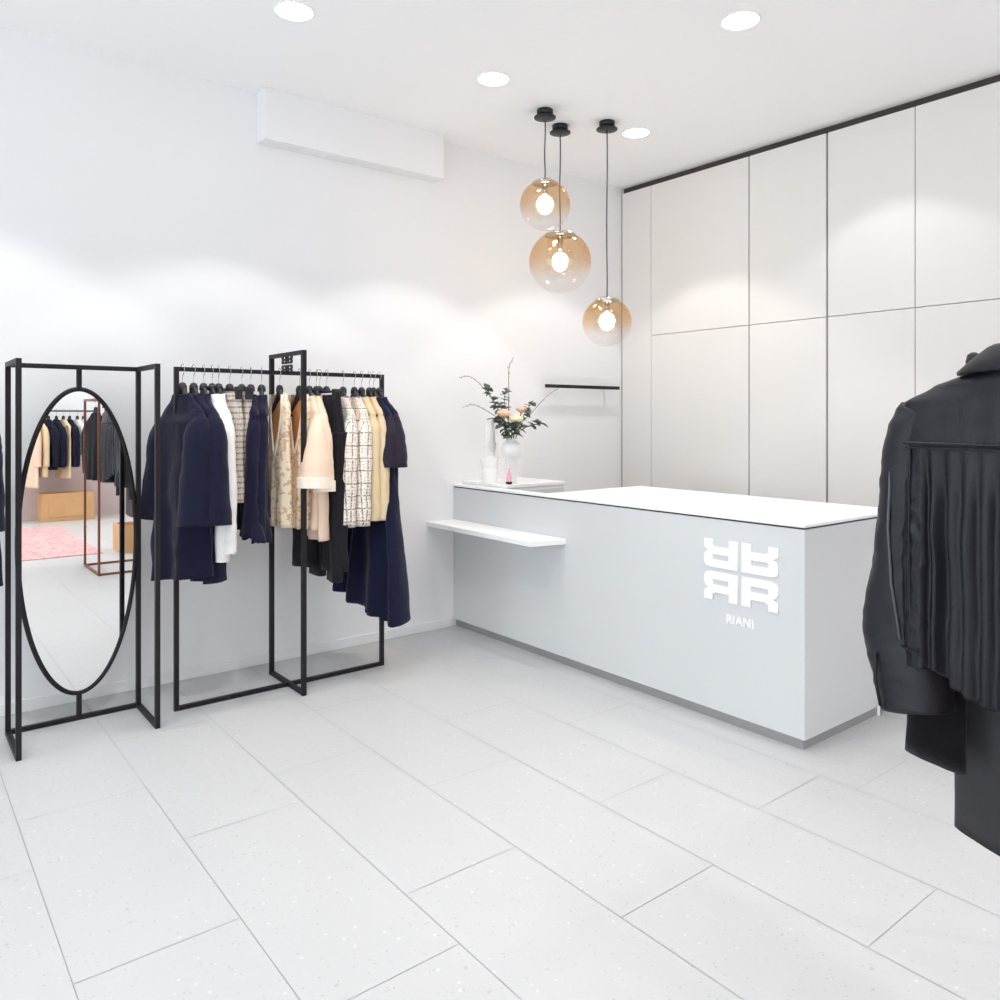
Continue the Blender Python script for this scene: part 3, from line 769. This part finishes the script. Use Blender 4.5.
# checked tweed jackets
def checked(label, seed, phi):
    t = top_garment('checked_jacket', label, 'jacket', M['tweed'], .88, .18, .185, .05, .055, SL(.185, .195, -.86, [.045, .058, .054, .05], [.03, .046, .044, .042], -.02), G, .006, 4, seed)
    for s in (-1, 1):
        q = [(s * .05, -.056, -.132), (s * .085, -.05, -.155), (s * .095, -.058, -.23), (s * .03, -.066, -.40), (s * .012, -.064, -.40)]
        MB().add([(x, y, z) for x, y, z in q] + [(x, y - .006, z) for x, y, z in q], [(0, 1, 2, 3, 4)[::-1], (5, 6, 7, 8, 9)] + [(i, (i + 1) % 5, 5 + (i + 1) % 5, 5 + i) for i in range(5)], False, [(x, z) for x, y, z in q] * 2).build('lapel', M['tweed'], t)
        for k in range(3): MB().ball((s * .195 + .0, -.069, -.77 - .03 * k), .0085, 6, sy=.5).build('button', M['black'], t)
    return t
rail(checked('cream and black checked tweed jacket beside the black trousers', 3.3, 0), 2.135, -12, 'black hanger holding the checked jacket beside the trousers')
rail(checked('cream and black checked tweed jacket beside the beige knits', 5.9, 0), 2.208, -7, 'black hanger holding the checked jacket beside the beige knits')
rail(top_garment('beige_cardigan', 'beige knit cardigan half covered by the checked jacket', 'cardigan', M['beige'], .80, .17, .175, .032, .036, SL(.18, .185, -.85, [.042, .05, .046, .042], [.03, .04, .036, .034], 0), G, .010, 5, 7.7, sw=.18), 2.256, -5, 'black hanger holding the beige cardigan behind the checked jacket')
rail(top_garment('beige_cardigan', 'beige knit cardigan with its sleeve against the navy dresses', 'cardigan', M['beige'], .80, .17, .175, .032, .036, SL(.18, .185, -.85, [.042, .05, .05, .046], [.03, .04, .038, .036], 0), G, .010, 5, 9.2, sw=.18), 2.308, -5, 'black hanger holding the beige cardigan against the navy dresses')
# navy dresses at the right end
rail(top_garment('long_dress', 'long flared navy dress second from the right end of the rail', 'dress', M['navydress'], 1.38, .18, .33, .05, .09, SL(.19, .20, -.55, [.045, .065, .065, .062], [.03, .05, .055, .05], -.02), G, .042, 6, 1.1, lambda u, s: -.06 * u, sm=M['inkleather'], sw=.185), 2.336, 3, 'black hanger holding the long navy dress second from the right end')
rail(top_garment('long_dress', 'long navy dress at the right end of the rail over the end post', 'dress', M['navydress'], 1.41, .18, .19, .05, .08, SL(.20, .22, -.55, [.05, .066, .066, .062], [.03, .05, .055, .05], -.01), G, .022, 5, 3.9, lambda u, s: -.04 * u, sm=M['inkleather'], sw=.19), 2.376, 2, 'black hanger holding the long navy dress at the right end post')

# ------------------------------------------------------------------ clothes rack with centre gate
PW = .022
def rack(label, y0, y1, loc_mid=None, emblem=True):
    t = thing('clothes_rack', label, 'clothes rack', (RAILX, y0, 0))
    L = y1 - y0; zt = RAILZ - PW / 2
    MB().bar((0, -PW / 2, zt), (0, L + PW / 2, zt), PW).build('hanging_rail', M['black'], t)
    MB().bar((0, -PW / 2, PW / 2), (0, L + PW / 2, PW / 2), PW).build('floor_bar', M['black'], t)
    for y in (0, L): MB().bar((0, y, PW), (0, y, zt - PW / 2), PW).build('post', M['black'], t)
    if loc_mid:
        ym = loc_mid - y0; zm = 1.862
        g = MB().bar((-.248, ym, 0), (-.248, ym, zm), PW + .002).bar((.192, ym, 0), (.192, ym, zm), PW + .002)
        g.bar((-.248, ym, zm - PW / 2), (.192, ym, zm - PW / 2), PW).bar((-.248, ym, PW / 2 + .001), (.192, ym, PW / 2 + .001), PW)
        g.build('centre_gate', M['black'], t)
        MB().bar((-.028, ym, zm - PW), (-.028, ym, zm - .05), .014).build('emblem_stem', M['black'], t)
        mesh_part('emblem', emblem_mesh('rack_emblem', .14, .088, .006, .004), M['black'], t, (-.028, ym, zm - .066))
    return t
rack('black steel clothes rack full of garments, with emblem on its tall centre gate', 1.197, 2.392, 1.803)
rack('black steel clothes rack mostly cut off at the left edge of the picture', -.9, .395)
NJ = dict(path=[(.15, 0, -.255), (.19, .0, -.36), (.225, .0, -.52), (.24, .0, -.74)], ra=[.06, .085, .085, .085], rb=[.03, .05, .055, .055])
tE = top_garment('coat', 'navy coat sleeve just entering the picture left of the mirror', 'coat', M['navy'], 1.0, .20, .21, .04, .06, NJ, None, .016, 5, 4.4, sw=.195)
put(tE, RAILX, .350, RAILZ, up(4)); hang(RAILX, .350, RAILZ, up(4), 'black hanger holding the navy coat left of the mirror stand', False, 'hanger on the cut-off rack')

# ------------------------------------------------------------------ oval mirror stand
ms = thing('mirror_stand', 'black steel frame stand holding a tall oval mirror', 'mirror', (.29, .483, 0))
ZM = 1.758; WY = .576; DX = .355; mp = MB()
fr = MB().bar((0, 0, PW), (0, 0, ZM - PW), PW).bar((0, WY, PW), (0, WY, ZM - PW), PW).bar((0, -PW / 2, PW / 2), (0, WY + PW / 2, PW / 2), PW).bar((0, -PW / 2, ZM - PW / 2), (0, WY + PW / 2, ZM - PW / 2), PW)
fr.build('back_frame', M['black'], ms)
for y in (0, WY):
    MB().bar((PW / 2, y, PW / 2), (DX + PW / 2, y, PW / 2), PW).bar((PW / 2, y, ZM - PW / 2), (DX + PW / 2, y, ZM - PW / 2), PW).bar((DX, y, PW), (DX, y, ZM - PW), PW).build('side_frame', M['black'], ms)
OY, OZ, AY, AZ = WY / 2 + .013, .886, .262, .752
ov = [(0, OY + AY * cos(a), OZ + AZ * sin(a)) for a in [2 * pi * k / 120 for k in range(120)]]
MB().tube(ov, .012, .012, 10, (1, 0, 0), closed=True).build('oval_rim', M['black'], ms)
MB().bar((0, OY, OZ + AZ), (0, OY, ZM - PW), PW).build('top_stub', M['black'], ms)
MB().bar((0, OY, PW), (0, OY, OZ - AZ), PW).build('bottom_stub', M['black'], ms)
n = 96; mg = MB()
fr_ = [(.004, OY + (AY - .004) * cos(2 * pi * k / n), OZ + (AZ - .004) * sin(2 * pi * k / n)) for k in range(n)]
bk_ = [(-.004, y, z) for _, y, z in fr_]
mg.add(fr_ + bk_, [list(range(n)), list(range(n, 2 * n))[::-1]] + [(k, (k + 1) % n, n + (k + 1) % n, n + k) for k in range(n)])
mg.build('mirror_glass', M['mirror'], ms)['label'] = 'oval mirror glass'

# ------------------------------------------------------------------ copper rack, leather jacket and its neighbours
CXL, CXR, CY0, CY1, CZ = 4.12, 4.76, 1.64, 2.75, 1.68
cr = thing('copper_rack', 'copper box-shaped clothes rack seen in the oval mirror', 'clothes rack', (CXL, CY0, 0))
w, l = CXR - CXL, CY1 - CY0
for (x, y) in ((0, 0), (w, 0), (0, l), (w, l)): MB().bar((x, y, 0), (x, y, CZ), .02).build('post', M['copper'], cr)
for z, nm in ((.01, 'base_frame'), (CZ - .011, 'top_frame')):
    MB().bar((0, 0, z), (w, 0, z), .02).bar((0, l, z), (w, l, z), .02).bar((0, 0, z), (0, l, z), .02).bar((w, 0, z), (w, l, z), .02).build(nm, M['copper'], cr)

JX, JY, JZ = CXL, 1.755, CZ + .002
LJ = thing('leather_jacket', 'black leather jacket seen from behind with pleated back below a yoke', 'jacket', (JX, JY, JZ))
def pleat(x):
    p = .034; u = ((x + .5) / p) % 1
    return (u / .72) ** 1.4 if u < .72 else (1 - (u - .72) / .28) ** 1.5
def jy(x, z, sy):
    if sy > 0: return 0
    a = abs(x); y = 0
    k = max(0, min(1, (-.236 - z) / .012))
    side = .236 + .0 * z
    if a < .212:
        y += k * (.006 + .02 * pleat(x if x < 0 else -x) * min(1, (-.236 - z) / .12 if z < -.236 else 0))
        g = math.exp(-((a - .178) / .020) ** 2)
        y += k * .026 * g * min(1, (-.236 - z) / .25)
    else:
        y += k * (.002 + .0055 * nz((x * 2.0, 1.3, z * 1.6), 24))
    if z > -.236: y -= .0015
    return y
nk = [(-.075, .10), (-.09, .135), (-.118, .205), (-.150, .262), (-.20, .270), (-.30, .278), (-.55, .276), (-.70, .266)]
dp = [(-.075, .045), (-.12, .045), (-.15, .05), (-.25, .066), (-.4, .072), (-.72, .072)]
jb = shell(nk, dp, .722, na=260, nring=130, fold=.0, seed=.5, wr=.0025, top=-.075, yoff=jy, hem=lambda u, s: (-.06 * max(0, 1 - abs(u) / .72) ** .6 + .012) if s < 0 else 0)
jb.build('body', M['leather'], LJ)
# yoke seam, side seam and hem stitching
def backline(pts, name, r=.0028, m='leather'):
    MB().tube(pts, r, r * 1.2, 8, (0, 1, 0)).build(name, M[m], LJ)
def by(x, z):
    w = interp(nk, z); d = interp(dp, z); c = min(.999, (abs(x) / w)) ** (1 / .85); s = sqrt(max(0, 1 - c * c)) ** .8
    return -d * s + jy(x, z, -1)
backline([(-.262 + .524 * k / 40, by(-.258 + .516 * k / 40, -.23) - .002, -.2365) for k in range(41)], 'yoke_seam', .0036)
backline([(-.26 + .52 * k / 40, by(-.256 + .512 * k / 40, -.228) - .002, -.2465 + .003 * 0) for k in range(41)], 'yoke_seam', .0016)
for s in (-1, 1):
    backline([(s * .2385, by(s * .2385, -.25 - .45 * k / 20) - .0015, -.25 - .45 * k / 20) for k in range(21)], 'side_seam', .002)
    backline([(s * (.262 - .045 * k / 8), by(s * (.258 - .045 * k / 8), -.67) - .002, -.672 - .004 * k / 8) for k in range(9)], 'hem_seam', .0018)
# collar: folded band round the neck
cb = MB(); ring = []
NA = 48
for i, (rx, ry, z) in enumerate([(.098, .052, -.088), (.092, .048, -.058), (.088, .046, -.036), (.092, .050, -.030), (.104, .060, -.036), (.136, .074, -.056), (.160, .084, -.078), (.159, .080, -.084), (.13, .064, -.074)]):
    for k in range(NA):
        th = 2 * pi * k / NA
        lift = .0
        ring.append((rx * cos(th), ry * sin(th), z + (-.006 * abs(cos(th)) if i > 4 else 0)))
cb.add(ring, [(i * NA + k, i * NA + (k + 1) % NA, (i + 1) * NA + (k + 1) % NA, (i + 1) * NA + k) for i in range(8) for k in range(NA)], True)
cb.v = [(x, y, z - .007) for x, y, z in cb.v]
cb.build('collar', M['leather'], LJ)
# sleeves
for s in (-1, 1):
    path = [(s * .235, .004, -.165), (s * .262, .008, -.24), (s * .272, .018, -.36), (s * .284, .03, -.52), (s * .287, .036, -.66), (s * .268, .035, -.76), (s * .257, .03, -.822)]
    slv = sleeve(path, [.044, .052, .054, .066, .084, .080, .072], [.036, .05, .056, .062, .07, .072, .07], .7 + s, .0048, 48, 56)
    slv = slv.build('sleeve', M['leather'], LJ)
    # piping down the back of the sleeve
    MB().tube([(s * .283, -.034, -.30), (s * .285, -.040, -.42), (s * .280, -.036, -.54), (s * .262, -.034, -.66)], .0028, n=8).build('sleeve_piping', M['thread'], slv)
    z0 = Vector((s * .316, -.032, -.70)); z1 = Vector((s * .304, -.034, -.815))
    MB().tube([z0, (z0 + z1) / 2 + Vector((s * .004, -.003, 0)), z1], .0035, n=8).build('zipper', M['black'], slv)
    MB().box(z1.x - .004, z1.x + .004, z1.y - .009, z1.y - .004, z1.z - .018, z1.z + .004).build('zip_puller', M['chrome'], slv, .0015)['label'] = 'chrome zip puller'
    MB().tube([(s * .257 + .07 * cos(a), .03 + .068 * sin(a), -.806) for a in [2 * pi * k / 40 for k in range(40)]], .0024, n=6, ref=(0, 0, 1), closed=True).build('cuff_seam', M['leather'], slv)
hg = hang(JX, JY, JZ, 0, 'black hanger inside the leather jacket collar', False, 'hangers on the copper rack')

# suede trousers and long leather skirt hanging behind the jacket
J2 = 1.865
st = thing('suede_trousers', 'black suede trouser leg hanging just below the leather jacket sleeve', 'trousers', (CXL, J2, JZ), 0, 'clothes behind the leather jacket')
shell([(-.16, .20), (-.40, .27)], [(-.16, .012), (-.40, .018)], .42, nring=14, wr=.002, top=-.16).build('waist', M['suede'], st)
for s in (-1, 1):
    q = shell([(-.36, .062), (-.7, .062), (-.96, .064)], [(-.36, .016), (-.96, .02)], .955, na=40, nring=26, wr=.003, seed=s, top=-.36, hem=lambda u, k: -.008 * u)
    q.v = [(x + s * .25, y, z) for x, y, z in q.v]; q.build('leg', M['suede'], st)
h2 = hang(CXL, J2, JZ, 0, 'black clip hanger holding the suede trousers behind the leather jacket', True, 'hangers on the copper rack')
for s in (-1, 1): MB().tube([(s * .174, .004, -.10), (s * .174, .006, -.060), (s * .174, .006, -.046), (s * .174, .006, -.041)], [.014, .0165, .013, .004], [.008, .008, .007, .003], 14).build('clip_lever', M['hanger'], h2)
J3 = 1.945
sk = thing('leather_skirt', 'long black leather skirt, its hem lowest beneath the jacket', 'skirt', (CXL, J3, JZ), 0, 'clothes behind the leather jacket')
shell([(-.14, .18), (-.42, .24), (-1.16, .245)], [(-.14, .014), (-.42, .03), (-1.16, .034)], 1.122, na=72, nring=40, fold=.003, nf=3, wr=.002, top=-.14, hem=lambda u, k: -.022 * (1 - u * u)).build('body', M['skirtleather'], sk)
shell([(-.135, .184), (-.18, .186)], [(-.135, .018), (-.18, .019)], .18, nring=5, wr=0, top=-.135).build('waistband', M['skirtleather'], sk)
hang(CXL, J3, JZ, 0, 'black clip hanger holding the long leather skirt behind the leather jacket', True, 'hangers on the copper rack')

BJ = dict(path=[(.15, 0, -.255), (.20, .0, -.36), (.225, .01, -.52), (.23, .02, -.76)], ra=[.05, .07, .06, .055], rb=[.03, .045, .042, .04])
GJ = 'black jackets on the right of the copper rack'
for k, (y, lab) in enumerate([(1.74, 'first black jacket reflected beside the copper post in the mirror'), (1.84, 'second black jacket reflected beyond the copper post'), (1.95, 'third black jacket of those reflected on the copper rack'), (2.06, 'fourth black jacket of those reflected on the copper rack'), (2.18, 'fifth black jacket reflected at the edge of the oval mirror')]):
    if k == 0: b0 = t = top_garment('black_jacket', lab, 'jacket', M['blackcloth'], .82, .21, .22, .035, .04, BJ, GJ, .012, 5, k * 2.1, sw=.19)
    else: t = copy_tree(b0); t['label'] = lab
    put(t, CXR, y, CZ + .002, up(-14 + 6 * (k % 2)))
    hang(CXR, y, CZ + .002, up(-14 + 6 * (k % 2)), ['hanger of the first', 'hanger of the second', 'hanger of the third', 'hanger of the fourth', 'hanger of the fifth'][k] + ' black jacket reflected on the copper rack', False, 'hangers on the copper rack')

# ------------------------------------------------------------------ far side of the shop, seen in the mirror
rg = MB().box(5.45, 8.2, .2, 1.95, .001, .010).build('rug', M['rug'], bevel=.003); tag(rg, 'faded pink patterned rug reflected in the oval mirror', 'rug')
ch = thing('wooden_chest', 'light oak drawer chest reflected against the far wall', 'chest', (8.78, 1.83, 0))
MB().box(0, .42, 0, .68, 0, .40).build('body', M['pine'], ch, .004)
MB().box(-.012, 0, .09, .62, .06, .33).build('drawer', M['pine'], ch, .004)
FRX, FRZ = 8.8, 1.60
fr2 = thing('wall_rail', 'black hanging rail with clothes reflected on the far wall', 'rail', (FRX, 1.55, FRZ - .011))
MB().bar((0, 0, 0), (0, .98, 0), .022).build('bar', M['black'], fr2)
for y in (.03, .95): MB().bar((0, y, 0), (XR - FRX, y, 0), .016).build('bracket', M['black'], fr2)
GF = 'clothes on the far rail in the mirror'
FS = dict(path=[(.15, 0, -.255), (.19, .0, -.36), (.205, .0, -.55), (.205, .0, -.80)], ra=[.05, .062, .055, .05], rb=[.03, .042, .038, .036])
far = [(1.70, M['blush'], 1.1, 'cream long coat reflected at the left end of the far rail', 'coat'), (1.80, M['beige'], .95, 'pale coat beside the navy jackets on the far rail', 'coat'), (1.92, M['navy'], .85, 'navy jacket reflected beside the pale coat', 'jacket'),
       (2.02, M['navy'], .82, 'navy jacket reflected left of the beige dress', 'jacket'), (2.11, M['beige'], .98, 'long beige dress reflected between navy jackets', 'dress'), (2.19, M['navy'], .82, 'navy jacket reflected right of the beige dress', 'jacket'), (2.29, M['white'], .62, 'white blouse reflected beside the copper post', 'blouse'), (2.37, M['white'], .66, 'second white blouse half hidden by the copper post', 'blouse')]
for k, (y, m, L, lab, cat) in enumerate(far):
    t = top_garment({'coat': 'coat', 'jacket': 'jacket', 'dress': 'dress', 'blouse': 'blouse'}[cat], lab, cat, m, L, .20, .22, .03, .035, FS if cat != 'dress' else None, GF, .012, 5, k * 1.7, sw=.185)
    put(t, FRX, y, FRZ, up(pi * 0 + 180 - 18)); hang(FRX, y, FRZ, up(180 - 18), 'hanger of the ' + lab, False, 'hangers on the far rail')
bx = thing('wooden_crate', 'light wooden crate reflected low beside the copper rack', 'crate', (5.3, 2.1, 0))
MB().box(0, .4, 0, .02, 0, .3).box(0, .4, .33, .35, 0, .3).box(0, .02, .02, .33, 0, .3).box(.38, .4, .02, .33, 0, .3).build('sides', M['pine'], bx, .003)
MB().box(.02, .38, .02, .33, 0.005, .02).build('bottom', M['pine'], bx)

# ------------------------------------------------------------------ daylight, camera, colour
w = bpy.data.worlds.new('daylight'); scene.world = w; w.use_nodes = True
bg = w.node_tree.nodes['Background']; bg.inputs[0].default_value = (.88, .94, 1, 1); bg.inputs[1].default_value = 3.4
pl = bpy.data.lights.new('window_portal', 'AREA'); pl.shape = 'RECTANGLE'; pl.size = w1 - w0; pl.size_y = wz1 - wz0
pl.cycles.is_portal = True
po = bpy.data.objects.new('window_portal', pl); COL.objects.link(po); po.location = ((w0 + w1) / 2, YF - .12, (wz0 + wz1) / 2); po.rotation_euler = (radians(90), 0, 0)

cam = bpy.data.cameras.new('camera'); co = bpy.data.objects.new('camera', cam); COL.objects.link(co)
co.location = (4.6512, 0, 1.5); co.rotation_euler = (radians(90), 0, pi / 2 - .66884)
cam.sensor_width = 36; cam.lens = 787.4 / 1000 * 36; cam.shift_y = -.08286; cam.clip_start = .02
scene.camera = co
vs_ = scene.view_settings; vs_.view_transform = 'Standard'; vs_.look = 'None'; vs_.gamma = 1; vs_.use_curve_mapping = False; vs_.exposure = .16
try:
    scene.cycles.use_denoising = True; scene.cycles.max_bounces = 10; scene.cycles.diffuse_bounces = 7; scene.cycles.transparent_max_bounces = 16
    scene.cycles.sample_clamp_indirect = 6
except Exception: pass
